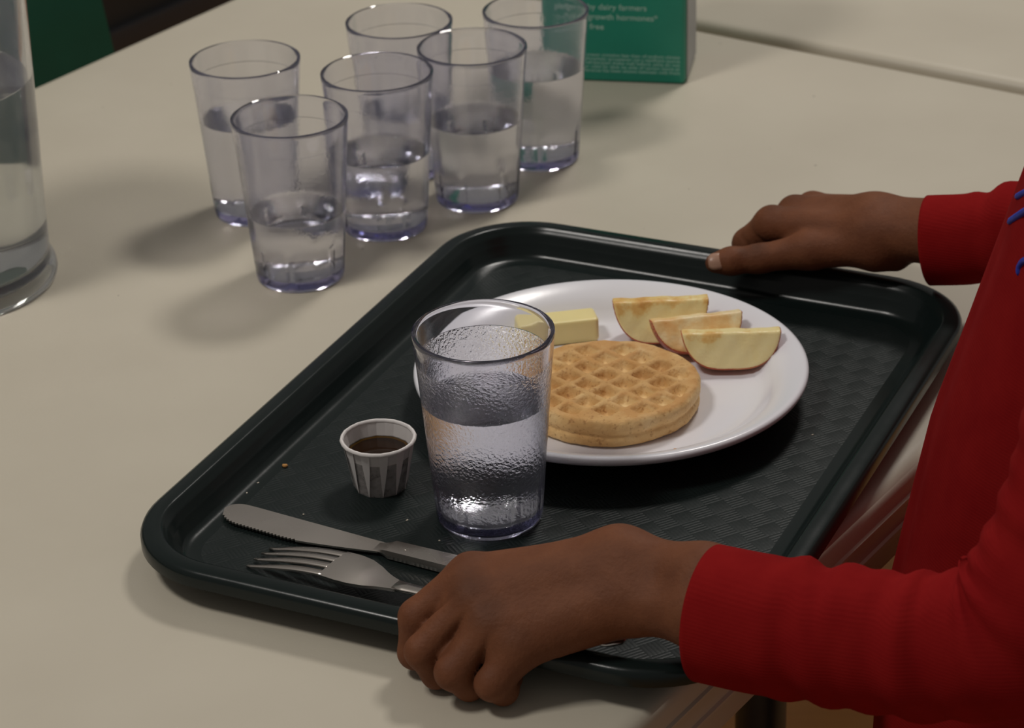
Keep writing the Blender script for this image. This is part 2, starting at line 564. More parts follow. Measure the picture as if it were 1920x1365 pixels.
# ------------------------------------------------------------------ the setting
TU = np.array((0.574, 0.819)); TV = np.array((0.819, -0.574))   # table long axis, axis towards the child
TANG = math.atan2(TU[1], TU[0])
def tl(t_, n_):            # table frame -> plan cm
    q = TU * t_ + TV * n_
    return q
fl = mk('floor', *box((-350, -200, -ZT * 100 - 5), (350, 560, -ZT * 100)), 'floor', base=(0, 0, -ZT * 100), smooth=False)
tag(fl, kind='structure')
q = tl(0, -262)
V, F = box((-300, 0, 0), (500, 12, 112), 1.0)
wb = mk('wall_back', V, F, 'dark_wall', base=(q[0], q[1], -ZT * 100), rz=TANG, local=True, smooth=False)
tag(wb, kind='structure')
V, F = box((-300, -1.6, 0), (500, 0, 10), 0.3)
bb = mk('baseboard_back', V, F, 'black_metal', base=(q[0], q[1], -ZT * 100), rz=TANG, local=True)
tag(bb, kind='structure')

# folding tables
def table(name, t0, t1, n0, n1, label):
    tc, nc = (t0 + t1) / 2, (n0 + n1) / 2
    q = tl(tc, nc)
    hx, hy = (t1 - t0) / 2, (n1 - n0) / 2
    root = empty(name, (q[0], q[1], -ZT * 100), TANG)
    H = ZT * 100
    prof = [(3.0, H - 4.6), (1.2, H - 4.75), (0.25, H - 4.7), (0.06, H - 4.5), (0.10, H - 3.35), (0.02, H - 3.25), (0.02, H - 3.05), (0.16, H - 2.95), (0.10, H - 1.95),
            (0.02, H - 1.85), (0.02, H - 1.65), (0.16, H - 1.55), (0.16, H - 0.75), (0.30, H - 0.32), (0.62, H - 0.07), (1.1, H), (6.0, H)]
    rings = [rrect(hx - o, hy - o, max(4.0 - o, 0.8), z, seg=10) for o, z in prof]
    V, F = loft(rings)
    # local frame: x along TU, y along -TV
    mk('table_top', V, F, 'table', root, local=True, sharp=50)
    for sx in (-1, 1):
        for sy in (-1, 1):
            x, y = sx * (hx - 43.5), (hy - 30 if sy > 0 else -(hy - 14))
            V, F = tube([(x, y, H - 4.7), (x, y, H - 30), (x + sx * 4, y, 3), (x + sx * 4, y, 0)], 1.6, 12)
            mk('leg', V, F, 'black_metal', root, local=True)
        V, F = tube([(sx * (hx - 43.5), -(hy - 14), H - 12), (sx * (hx - 43.5), (hy - 30), H - 12)], 1.1, 10)
        mk('crossbar', V, F, 'black_metal', root, local=True)
    tag(root, label, 'table')
    return root
table('folding_table', -24, 159.0, -129.4, -48.7, 'beige plastic folding table under the tray, with a ribbed edge')
table('folding_table', 160.2, 342, -129.4, -48.7, 'beige plastic folding table butted against the far end behind the green carton')

# green plastic chair beyond the table
def chair():
    q = tl(122.8, -139.0)
    root = empty('cafeteria_chair', (q[0], q[1], -ZT * 100), TANG)
    H = ZT * 100
    # backrest: a curved panel tapering upwards, x along the table edge, y away from the table
    rings = []
    for z, hw, y, th in ((46, 19.5, -1.5, 0.7), (55, 20.0, 1.0, 0.8), (66, 20.0, 2.2, 0.8), (H, 19.6, 3.2, 0.8), (H + 7, 17.6, 4.2, 0.8), (H + 12, 15.5, 5.0, 0.7), (H + 14, 13.0, 5.3, 0.5), (H + 14.6, 11.0, 5.4, 0.2)):
        P = []
        xs = np.linspace(-1, 1, 15)
        P += [(x * hw, y - 2.2 * x * x - th / 2, z) for x in xs]
        P += [(x * hw, y - 2.2 * x * x + th / 2, z) for x in xs[::-1]]
        rings.append(np.array(P))
    V, F = loft(rings)
    mk('backrest', V, F, 'green_plastic', root, local=True, sharp=60)
    rings = [rrect(19.5 - o, 18.2 - o, 5 - o, z, (0, -18.2), 6) for o, z in ((1.2, 44), (0.2, 44.4), (0, 45.2), (0.6, 46), (4, 45.2))]
    V, F = loft(rings)
    mk('seat', V, F, 'green_plastic', root, local=True, sharp=60)
    for sx in (-1, 1):
        for y0, y1 in ((-34, -37), (-4, 3)):
            V, F = tube([(sx * 15, y0, 44), (sx * 17.5, y1, 0)], 1.1, 10)
            mk('leg', V, F, 'black_metal', root, local=True)
    tag(root, 'green plastic chair tucked in beyond the far left table edge', 'chair')
chair()

# ------------------------------------------------------------------ tray
TRAY_C = (3.493, 118.394); TA = -0.43978
THX, THY = 16.2, 22.1
EX = np.array((math.cos(TA), math.sin(TA))); EY = np.array((-math.sin(TA), math.cos(TA)))
def tp(x, y, z=0.0):       # tray frame -> cm
    q = np.array(TRAY_C) + EX * x + EY * y
    return np.array((q[0], q[1], z))
prof = [(0.10, 1.30), (0.0, 1.36), (0.0, 1.86), (0.10, 2.08), (0.32, 2.20), (0.95, 2.22), (1.10, 2.17), (1.17, 2.02), (1.30, 1.92), (1.42, 1.72), (1.90, 0.72), (2.05, 0.52), (2.35, 0.42), (2.9, 0.40)]
under = [(3.0, 0.0), (2.35, 0.0), (2.12, 0.18), (1.66, 1.25), (1.40, 1.70), (1.1, 1.90), (0.3, 1.90), (0.17, 1.75), (0.17, 1.30)]
rings = [rrect(THX - o, THY - o, max(5.6 - o, 1.5), z, seg=14) for o, z in under + prof]
V, F = loft(rings)
fm = [0] * len(F); fm[-1] = 1
tr = mk('serving_tray', V, F, ['tray', 'tray_weave'], base=(TRAY_C[0], TRAY_C[1], 0), rz=TA, local=True, fm=fm, sharp=55)
tag(tr, 'dark green plastic serving tray with rounded corners and a basketweave floor', 'tray')
TF = 0.40    # tray floor height

# ------------------------------------------------------------------ tumblers
TUMBLERS = [  # x, y, z, water depth
    (-1.367, 110.606, TF, 6.8), (-12.862, 141.016, 0, 4.45), (-16.337, 151.108, 0, 6.7), (-7.85, 148.08, 0, 5.2),
    (-6.704, 157.433, 0, 4.6), (-1.916, 152.129, 0, 5.65), (2.3, 158.704, 0, 6.6)]
TH_, RB, RT = 10.573, 2.70, 3.55
def r_out(z): return RB + (RT - 0.03 - RB) * z / TH_
def tumbler_mesh(seg=96):
    outer = [(0, 0.12), (2.2, 0.12), (2.35, 0.0), (2.55, 0.0), (2.66, 0.07), (r_out(0.3), 0.3)]
    outer += [(r_out(z), z) for z in (0.6, 0.9, 1.3, 1.8, 2.3, 2.6, 2.8, 3.2, 4.5, 6, 7.5, 8.9)]
    ro = r_out
    outer += [(ro(9.09), 9.09), (ro(9.12), 9.12), (ro(9.14) + 0.018, 9.14), (ro(9.17) + 0.018, 9.17), (ro(9.9) + 0.018, 9.9), (ro(10.25) + 0.02, 10.25), (ro(10.4) + 0.03, 10.40), (ro(10.5) + 0.01, 10.51), (ro(TH_) - 0.09, TH_), (ro(10.5) - 0.17, 10.53), (ro(10.4) - 0.205, 10.44)]
    inner = [(ro(z) - 0.215, z) for z in (10.2, 9.6, 9.0, 7.5, 6, 4.5, 3.2, 2.0, 1.4)]
    inner += [(ro(1.0) - 0.27, 1.0), (ro(0.62) - 0.42, 0.62), (1.9, 0.50), (0, 0.48)]
    prof_ = outer + inner
    V, F = lathe(prof_, seg)
    # shallow moulded flutes near the foot
    Rr = np.hypot(V[:, 0], V[:, 1]); ang = np.arctan2(V[:, 1], V[:, 0])
    for a0 in np.radians((-62, -118, 28, 62, 118, 152, -28, -152)):
        dd = np.abs((ang - a0 + math.pi) % (2 * math.pi) - math.pi)
        sel = (dd < 0.05) & (V[:, 2] > 0.5) & (V[:, 2] < 2.7) & (Rr > 2.69)
        V[sel, :2] *= ((Rr[sel] - 0.07) / Rr[sel])[:, None]
    return V, F
tv, tf = tumbler_mesh()
def water_mesh(d, seg=64):
    zs = [z for z in (0.62, 1.0, 1.4, 2, 3.2, 4.5, 6, 7.5) if z < d - 0.3]
    rw = lambda z: (r_out(z) - (0.42 if z < 0.9 else 0.27 if z < 1.2 else 0.215)) + 0.012
    prof_ = [(0, 0.49), (1.9, 0.51)] + [(rw(z), z) for z in zs] + [(rw(d), d + 0.02), (rw(d) - 0.10, d - 0.03), (rw(d) - 0.3, d - 0.05), (0, d - 0.05)]
    return lathe(prof_, seg)
TL = ['clear textured tumbler of water standing on the tray beside the syrup cup',
      'clear tumbler of water nearest the tray, at the front of the group on the table',
      'leftmost clear tumbler of water, behind the front one and nearest the big pitcher',
      'clear tumbler of water in the middle of the group, touching the front tumbler from behind',
      'rearmost clear tumbler in the middle back of the group, seen through two others',
      'clear tumbler of water at the right front of the group, close to the tray corner',
      'clear tumbler of water at the back right, in front of the green carton']
proto = None
for i, (x, y, z, d) in enumerate(TUMBLERS):
    root = empty('tumbler', (x, y, z), 0.35 * i)
    mats = 'pebble' if i == 0 else 'pebble_soft'
    if i < 2:
        o = mk('cup_wall', tv, tf, mats, root, local=True, sharp=24)
        if i == 1: proto = o
    else:
        o = proto.copy(); COL.objects.link(o); o.parent = root
    V, F = water_mesh(d)
    mk('water', V, F, 'water', root, local=True, sharp=60)
    tag(root, TL[i], 'tumbler', 'clear plastic tumblers of water')

# ------------------------------------------------------------------ pitcher
pc = (-34.6, 141.81, 0)
root = empty('water_pitcher', pc)
bo = [(0, 0.7), (5.6, 0.65), (6.1, 0.0), (6.35, 0.0), (6.5, 0.12), (6.58, 0.5), (6.52, 0.95), (6.38, 1.2), (6.24, 1.35)]
rp = lambda z: 6.15 + 0.028 * z
bo += [(rp(z), z) for z in (1.9, 4, 8, 12, 16, 20, 23)] + [(rp(24) + 0.25, 24.0), (rp(24) + 0.3, 24.3), (rp(24) + 0.1, 24.5), (rp(24) - 0.15, 24.4)]
bi = [(rp(z) - 0.32, z) for z in (23, 20, 16, 12, 8, 4, 2.0)] + [(5.4, 1.3), (4.6, 1.1), (0, 1.05)]
V, F = lathe(bo + bi, 96)
mk('jug_wall', V, F, 'clear_grey', root, local=True, sharp=50)
V, F = lathe([(0, 1.06), (4.6, 1.11), (5.41, 1.31), (rp(2) - 0.305, 2.0), (rp(6) - 0.305, 6), (rp(12) - 0.305, 12.0), (rp(13.2) - 0.305, 13.22), (rp(13) - 0.45, 13.12), (0, 13.1)], 96)
mk('water', V, F, 'water', root, local=True, sharp=60)
hp = catmull([(-5.9, 0, 21.5), (-8.5, 0, 21.8), (-10.6, 0, 18.5), (-10.6, 0, 11), (-8.8, 0, 6.5), (-5.9, 0, 6.0)], 30)
V, F = tube(hp, 0.75, 14)
mk('handle', V, F, 'clear_grey', root, local=True)
tag(root, 'large clear water pitcher at the left edge of the table', 'pitcher')

# ------------------------------------------------------------------ green carton
ba = -0.19362
root = empty('carton', (13.2, 171.4, 0), ba)
V, F = box((-10.4, 0, 0), (0, 6.2, 21), 0.35)
mk('box_body', V, F, 'card_green', root, local=True, sharp=40)
V, F = box((0.0, 0.55, 0.3), (0.10, 6.0, 20.6), 0.03)
mk('side_panel', V, F, 'card_grey', root, local=True, smooth=False)
V, F = box((-10.5, 0.55, 0.3), (-10.4, 6.0, 20.6), 0.03)
mk('side_panel', V, F, 'card_grey', root, local=True, smooth=False)
def text(name, body, size, x, z, mat, parent, align='RIGHT', squeeze=1.0, width=None, bold=0.0):
    cu = bpy.data.curves.new(name, 'FONT')
    cu.body = body; cu.size = size; cu.align_x = align; cu.extrude = 0.0001; cu.offset = bold
    tmp = bpy.data.objects.new(name, cu); COL.objects.link(tmp)
    dg = bpy.context.evaluated_depsgraph_get()
    me = bpy.data.meshes.new_from_object(tmp.evaluated_get(dg))
    bpy.data.objects.remove(tmp)
    if width:
        squeeze = width / 100 / max(v_.co.x for v_ in me.vertices)
    for v_ in me.vertices:
        a, b, c_ = v_.co
        v_.co = (x / 100 + a * squeeze, -0.0001 - c_, z / 100 + b)
    me.materials.clear(); me.materials.append(MAT[mat])
    o = bpy.data.objects.new(name, me); COL.objects.link(o); o.parent = parent
    return o
text('lettering', 'pledged by dairy farmers', 0.0062, -9.35, 5.55, 'print_white', root, 'LEFT', 1.06)
text('lettering', 'artificial growth hormones*', 0.0062, -9.35, 4.80, 'print_white', root, 'LEFT', 1.06)
text('lettering', '& gluten free', 0.0062, -9.35, 4.05, 'print_white', root, 'LEFT', 1.06)
rows = ['ingredients milk cream contains less than of sodium citrate', 'tetrasodium pyrophosphate carrageenan not a significant source', 'of lactose keep refrigerated shake well before using do not', 'freeze best when used by date on side of carton store at', 'no significant difference has been shown between milk from']
for k, s_ in enumerate(rows):
    text('fine_print', s_, 0.0033, -9.9, 2.0 - 0.30 * k, 'print_pale', root, 'LEFT', 1.0, 9.5, 0.00006)
tag(root, 'green carton with white lettering standing behind the tumblers', 'carton')
# ------------------------------------------------------------------ plate and food
PC = (5.409, 122.855)
pz = TF
prof_ = [(0, 0.02), (6.0, 0.02), (6.1, 0.0), (6.45, 0.0), (6.6, 0.08), (8.1, 0.25), (9.0, 0.78), (9.6, 1.18), (10.55, 1.62), (10.76, 1.78), (10.84, 1.95), (10.80, 2.10), (10.66, 2.18), (10.45, 2.16),
         (9.5, 1.72), (9.15, 1.50), (8.85, 1.18), (8.45, 0.78), (8.05, 0.58), (7.4, 0.50), (0, 0.48)]
V, F = lathe(prof_, 128)
pl = mk('dinner_plate', V, F, 'plate', base=(PC[0], PC[1], pz + 0.01), local=True)
tag(pl, 'round white dinner plate holding the waffle, apple and butter', 'plate')
PF = pz + 0.50   # plate floor

# waffle
WR, WT = 4.95, 1.62
f = Field((-5.3, -5.3, -0.25), (5.3, 5.3, 2.0), 0.075)
X, Y, Z = f.grids()
rr = np.sqrt(X * X + Y * Y)
wob = 0.05 * np.sin(3 * np.arctan2(Y, X) + 1) + 0.03 * np.sin(7 * np.arctan2(Y, X))
def slab(z0, z1, R_, rad):
    qx = rr - (R_ + wob - rad); qz = np.abs(Z - (z0 + z1) / 2) - ((z1 - z0) / 2 - rad)
    return np.sqrt(np.maximum(qx, 0) ** 2 + np.maximum(qz, 0) ** 2) + np.minimum(np.maximum(qx, qz), 0) - rad
D = smin(slab(0.0, 0.80, WR - 0.05, 0.34), slab(0.74, WT, WR, 0.38), 0.10)
ca = math.radians(43); pit = 1.42
u_ = X * math.cos(ca) + Y * math.sin(ca); v_ = -X * math.sin(ca) + Y * math.cos(ca)
uc = np.abs((u_ / pit + 0.3) % 1 - 0.5) * pit; vc = np.abs((v_ / pit + 0.15) % 1 - 0.5) * pit
depth = WT - Z
half = 0.57 - 0.44 * np.clip(depth, -0.2, 0.75) / 0.75
pock = smax(smax(uc - half, vc - half, 0.12), -(Z - (WT - 0.52)), 0.16)
ciu = (np.floor(u_ / pit + 0.3) + 0.5 - 0.3) * pit; civ = (np.floor(v_ / pit + 0.15) + 0.5 - 0.15) * pit
inside = (np.sqrt(ciu ** 2 + civ ** 2) < WR - 0.72)
pock = np.where(inside, pock, 5.0)
pock = smax(pock, rr - (WR - 0.62), 0.14)
D = smax(D, -pock, 0.13)
D = D + 0.025 * np.sin(X * 3.1 + 1.3 * np.sin(Y * 2.2)) * np.sin(Y * 2.7 + Z) + 0.012 * np.sin(X * 8 + Y * 3) * np.sin(Y * 9 - X * 2)
f.D = D.astype(np.float32)
V, F = f.mesh()
wf = mk('waffle', V, F, 'waffle', base=(5.22, 121.0, PF + 0.05), local=True)
tag(wf, 'round golden waffle lying on the white plate', 'waffle')

# apple wedges
def wedge(name, c, rz, tilt, L, Rr_, half_deg, label, flesh='apple', roll_=0.0):
    st = 0.07
    root = empty(name, (c[0], c[1], PF))
    f = Field((-3.6, -3.4, -3.6), (3.6, 3.4, 0.8), st)
    X, Y, Z = f.grids()
    p_ = 3.2
    e = (np.abs(X / (L / 2)) ** p_ + (np.sqrt(Y * Y + Z * Z) / Rr_) ** 2.2)
    ell = (e ** (1 / 2.3) - 1) * Rr_ * 0.8
    h = math.radians(half_deg)
    cut = smax(np.abs(Y) * math.cos(h) + Z * math.sin(h), Z + 0.75, 0.12)
    cut = cut + 0.02 * np.sin(X * 2.3 + Z * 1.7) + 0.012 * np.sin(X * 5.1 - Z * 4.3)
    a, b = math.radians(tilt), rz
    Rx = np.array([[1, 0, 0], [0, math.cos(a), -math.sin(a)], [0, math.sin(a), math.cos(a)]])
    Ry = np.array([[math.cos(roll_), 0, math.sin(roll_)], [0, 1, 0], [-math.sin(roll_), 0, math.cos(roll_)]])
    Rz = np.array([[math.cos(b), -math.sin(b), 0], [math.sin(b), math.cos(b), 0], [0, 0, 1]])
    M = Rz @ Ry @ Rx
    f.D = smax(ell + 0.035, cut, 0.08).astype(np.float32)
    V1, F1 = f.mesh()
    f.D = np.maximum(np.maximum(ell, -(ell + 0.085)), cut + 0.03).astype(np.float32)
    V2, F2 = f.mesh()
    W1, W2 = V1 @ M.T, V2 @ M.T
    zmin = W2[:, 2].min()
    W1[:, 2] -= zmin; W2[:, 2] -= zmin
    cx = (W2[:, 0].min() + W2[:, 0].max()) / 2; cy = (W2[:, 1].min() + W2[:, 1].max()) / 2
    W1[:, 0] -= cx; W2[:, 0] -= cx; W1[:, 1] -= cy; W2[:, 1] -= cy
    mk('flesh', W1, F1, flesh, root, local=True)
    mk('peel', W2, F2, 'peel', root, local=True)
    tag(root, label, 'apple slice', 'apple wedges on the plate')
wedge('apple_wedge', (8.55, 128.9), 0.02, -3, 5.6, 3.28, 27, 'largest apple wedge, at the back of the plate next to the butter')
wedge('apple_wedge', (10.45, 127.0), 0.17, -14, 5.4, 2.92, 26, 'browned apple wedge between the two others on the plate', 'apple_brown')
wedge('apple_wedge', (12.25, 125.25), -0.01, -5, 5.7, 2.92, 27, 'front apple wedge nearest the plate rim, pale with a red end')

# butter
f = Field((-2.8, -1.6, -0.2), (2.8, 1.6, 2.2), 0.07)
X, Y, Z = f.grids()
qx = np.abs(X) - 1.95; qy = np.abs(Y + 0.05 * Z) - (0.72 - 0.10 * Z); qz = np.abs(Z - 0.80) - 0.55
D = np.sqrt(np.maximum(qx, 0) ** 2 + np.maximum(qy, 0) ** 2 + np.maximum(qz, 0) ** 2) + np.minimum(np.maximum(np.maximum(qx, qy), qz), 0) - 0.24
f.D = smax(D, (Z - 1.45) + 0.10 * X * 0 , 0.2).astype(np.float32)
V, F = f.mesh()
bt = mk('butter_pat', V, F, 'butter', base=(2.75, 129.35, PF), rz=0.17, local=True)
tag(bt, 'pale yellow stick of butter at the back of the plate', 'butter')

# ------------------------------------------------------------------ syrup cup
sc = (-7.03, 114.0, TF)
root = empty('syrup_cup', sc, 0.1)
N = 12
def cup_r(z): return 1.36 + (1.86 - 1.36) * z / 2.75
def facet(z, r, phase=0.0, blend=0.0):
    P = []
    for i in range(N * 2):
        a = 2 * math.pi * i / (N * 2) + phase
        rr_ = r if i % 2 == 0 else r * (math.cos(math.pi / N) * (1 - blend) + blend)
        P.append((rr_ * math.cos(a), rr_ * math.sin(a), z))
    return np.array(P)
zs = (0.0, 0.02, 0.7, 1.4, 2.1, 2.75)
rings = [facet(z, cup_r(z), 0, 0.55 * z / 2.75) for z in zs]
rings2 = [facet(max(z, 0.06), cup_r(z) - 0.03, 0, 0.55 * z / 2.75) for z in zs[::-1]]
V, F = loft(rings + rings2[:-1])
mk('paper_wall', V, F, 'paper_wet', root, local=True, smooth=False)
for i in range(N):    # folded pleats, narrow at the foot
    a0 = 2 * math.pi * (i + 0.02) / N
    P = []
    for z, wd in ((0.05, 0.012), (0.95, 0.10), (1.9, 0.165), (2.74, 0.20)):
        r_ = cup_r(z) + 0.015
        for off in (0.0, 0.022):
            for da in (-wd * 0.35, wd):
                aa = a0 + da
                k = r_ + off
                P.append((k * math.cos(aa), k * math.sin(aa), z))
    V = np.array(P)
    F = []
    for k in range(3):
        b = k * 4
        F += [(b + 2, b + 3, b + 7, b + 6), (b + 1, b, b + 4, b + 5), (b, b + 2, b + 6, b + 4), (b + 3, b + 1, b + 5, b + 7)]
    F += [(0, 1, 3, 2), (12, 14, 15, 13)]
    mk('pleat', V, F, 'paper', root, local=True, smooth=False)
rr_ = []
for k in range(10):
    a = 2 * math.pi * k / 10
    rr_.append(facet(2.80 + 0.115 * math.sin(a), 1.90 + 0.105 * math.cos(a), 0, 0.75))
V = np.concatenate(rr_); n_ = N * 2
F = [(k * n_ + i, k * n_ + (i + 1) % n_, ((k + 1) % 10) * n_ + (i + 1) % n_, ((k + 1) % 10) * n_ + i) for k in range(10) for i in range(n_)]
mk('rolled_rim', V, F, 'paper', root, local=True, sharp=35)
sz = 1.98
V, F = loft([facet(0.08, cup_r(0.08) - 0.05), facet(1.0, cup_r(1.0) - 0.045, 0, 0.2), facet(sz, cup_r(sz) - 0.05, 0, 0.38)])
mk('syrup', V, F, 'syrup', root, local=True, sharp=40)
V, F = loft([facet(sz - 0.01, cup_r(sz) - 0.045, 0, 0.38), facet(sz + 0.04, cup_r(sz) - 0.04, 0, 0.38), facet(sz + 0.012, cup_r(sz) - 0.10, 0, 0.5), facet(sz + 0.004, cup_r(sz) - 0.18, 0, 0.6)], True, False)
mk('syrup_edge', V, F, 'syrup_thin', root, local=True)
tag(root, 'small pleated white paper cup of brown syrup on the tray', 'syrup cup')

# ------------------------------------------------------------------ cutlery
def strip_solid(cs, hw, th):
    """A flat bar: centres (n,3), half widths (n,), thickness (n,); bevelled section across local y."""
    rings = []
    for (x, y, z), h, t_ in zip(cs, hw, th):
        rings.append(np.array([(x, y - h, z), (x, y - h * 0.86, z + t_ / 2), (x, y, z + t_ * 0.6), (x, y + h * 0.86, z + t_ / 2), (x, y + h, z), (x, y + h * 0.86, z - t_ / 2), (x, y, z - t_ / 2), (x, y - h * 0.86, z - t_ / 2)]))
    return loft(rings)
# knife: local x from tip to end, lying flat on the tray floor
kd = np.array((-6.8 - -14.9, 107.35 - 111.75)); kang = math.atan2(kd[1], kd[0])
root = empty('table_knife', (-14.95, 111.68, TF), kang)
L1 = 9.3
xs = np.linspace(0, L1, 60)
top = np.sqrt(np.clip(xs / 1.0, 0, 1) * (2 - np.clip(xs / 1.0, 0, 1))) * 0.72 - 0.22 * np.clip((xs - 1.5) / 7.8, 0, 1)
bot = -np.sqrt(np.clip(xs / 1.6, 0, 1) * (2 - np.clip(xs / 1.6, 0, 1))) * 1.16 - 0.10 * np.clip((xs - 1.6) / 2.5, 0, 1) + 0.86 * np.clip((xs - 4.5) / 4.8, 0, 1) ** 1.3
poly_t, poly_b = [], []
for x, a in zip(xs, top): poly_t.append((x, a))
xb = np.linspace(0.30, 5.0, 22 * 2 + 1)
for k, x in enumerate(xb):
    poly_b.append((x, np.interp(x, xs, bot) + (0.13 if k % 2 else 0.0)))
for x in np.linspace(5.15, L1, 20): poly_b.append((x, np.interp(x, xs, bot)))
outline = poly_t + poly_b[::-1]
n_ = len(outline)
V = np.array([(x, y, 0.20) for x, y in outline] + [(x, y, 0.30) for x, y in outline])
F = [tuple(range(n_ - 1, -1, -1)), tuple(range(n_, 2 * n_))] + [(i, (i + 1) % n_, n_ + (i + 1) % n_, n_ + i) for i in range(n_)]
mk('blade', V, F, 'steel', root, local=True, smooth=False)
cs = [(x, 0.02, z) for x, z in ((9.0, 0.25), (9.3, 0.27), (9.6, 0.30), (9.9, 0.32), (14, 0.36), (20.0, 0.38), (21.2, 0.36), (21.6, 0.34))]
V, F = strip_solid(cs, (0.42, 0.40, 0.46, 0.60, 0.64, 0.85, 0.78, 0.4), (0.1, 0.22, 0.3, 0.46, 0.5, 0.55, 0.45, 0.2))
mk('handle', V, F, 'steel', root, local=True, sharp=30)
V, F = lathe([(0, 0.565), (0.075, 0.565), (0.10, 0.60), (0.125, 0.565), (0.125, 0.5), (0, 0.5)], 20, (10.75, 0.0, 0.02))
mk('maker_stamp', V, F, 'steel', root, local=True)
tag(root, 'steel table knife with a serrated blade lying on the tray', 'knife')
# fork: tines down, handle resting on the near rim
A = np.array((-12.95, 107.1)); B = np.array((4.72, 95.6))
fd = B - A; LF = np.linalg.norm(fd); fang = math.atan2(fd[1], fd[0])
root = empty('fork', (A[0], A[1], TF), fang)
def fz(x):    # height of the fork's middle surface above the tray floor
    return np.interp(x, [0, 1.5, 3.2, 4.8, 6.2, 7.4, 8.5, 10.5, 14, 18, LF - 1.2, LF], [0.10, 0.55, 0.98, 1.20, 1.22, 1.08, 1.02, 1.22, 1.62, 1.93, 2.05, 2.00])
def fsm(x):
    return sum(fz(x + d) for d in (-0.5, -0.25, 0, 0.25, 0.5)) / 5
HW = 1.22
for k in range(4):
    yc = (k - 1.5) * 0.64
    xs = np.linspace(0.05, 4.95, 16)
    V, F = strip_solid([(x, yc * (1.0 if x > 1 else 0.97), fsm(x) - 0.10 * (yc / 1.2) ** 2 - 0.012) for x in xs], [0.07 + 0.145 * min(x / 2.6, 1) ** 0.8 for x in xs], [0.07 + 0.07 * min(x / 2, 1) for x in xs])
    mk('tine', V, F, 'steel', root, local=True)
xs = np.linspace(4.7, 8.6, 18)
def hwf(x): return np.interp(x, [4.7, 5.6, 6.3, 7.0, 7.6, 8.2, 8.6], [1.21, 1.25, 1.18, 0.95, 0.65, 0.45, 0.38])
rings = []
for x in xs:
    ys = np.linspace(-1, 1, 9) * hwf(x)
    z = fsm(x) - 0.10 * (np.linspace(-1, 1, 9) ** 2) * (hwf(x) / 1.2)
    rings.append(np.array([(x, y, q + 0.08) for y, q in zip(ys, z)] + [(x, y, q - 0.08) for y, q in zip(ys[::-1], z[::-1])]))
V, F = loft(rings)
mk('head', V, F, 'steel', root, local=True, sharp=50)
xs = np.linspace(8.4, LF, 24)
hw = [np.interp(x, [8.4, 9.5, 11, 17, LF - 1.0, LF - 0.3, LF], [0.40, 0.36, 0.37, 0.72, 0.98, 0.75, 0.25]) for x in xs]
V, F = strip_solid([(x, 0, fsm(min(x, LF - 0.5))) for x in xs], hw, [0.20] * len(xs))
mk('handle', V, F, 'steel', root, local=True)
tag(root, 'steel fork lying tines down, its handle under the near hand', 'fork')

# ------------------------------------------------------------------ crumbs
def crumb(px, py, z, r, mat, label, group=None):
    ph = rng.uniform(0, 6, 6)
    V, F = lathe([(0, 0), (r * 0.7, 0), (r, r * 0.4), (r * 0.6, r * 0.9), (0, r)], 7)
    V = V * (1 + 0.25 * np.sin(ph[0] + V[:, :1] * 9 / r * 0.3) + 0.15 * np.cos(ph[1] + V[:, 1:2] * 7 / r * 0.3))
    V[:, 0] *= rng.uniform(1.0, 1.7)
    o = mk('crumb', V, F, mat, base=(px, py, z), rz=rng.uniform(0, 3), local=True)
    tag(o, label, 'crumb', group)
crumb(-12.2, 116.3, TF, 0.16, 'crumb_orange', 'orange waffle crumb on the tray near its left side')
for x, y, lab in ((-14.0, 113.6, 'tiny pale speck by the left tray wall, closest to the knife tip'),
                  (-13.5, 114.6, 'tiny pale speck by the left tray wall, closest to the orange crumb'),
                  (-6.0, 107.9, 'tiny pale speck on the tray between knife handle and tumbler'),
                  (-5.6, 110.3, 'tiny pale speck on the tray between syrup cup and knife handle'),
                  (-10.9, 111.2, 'tiny pale speck on the tray just behind the knife blade'),
                  (-3.9, 108.2, 'tiny pale speck at the foot of the tumbler on the tray'),
                  (15.95, 117.9, 'tiny pale speck on the tray floor right of the plate')):
    crumb(x, y, TF, 0.05, 'crumb', lab, 'pale specks on the tray')
crumb(8.3, 113.65, TF + 1.72, 0.10, 'crumb_orange', 'small waffle crumb on the near rim of the plate')

# ------------------------------------------------------------------ the child: body, shirt, trousers
PB = (29.5, 106.0, -ZT * 100)
person = empty('person', PB)
bodyV, bodyF, bodyA = [], [], []
def add_body(V, F, knuckles=()):
    o = sum(len(v_) for v_ in bodyV)
    pg = np.zeros(len(V))
    for kx, ky, kz, kr, ka in knuckles:
        d = np.sqrt((V[:, 0] - kx) ** 2 + (V[:, 1] - ky) ** 2 + (V[:, 2] - kz) ** 2)
        pg = np.maximum(pg, ka * np.clip(1.25 - d / kr, 0, 1))
    bodyV.append(V); bodyF.append(np.asarray(F) + o); bodyA.append(pg)

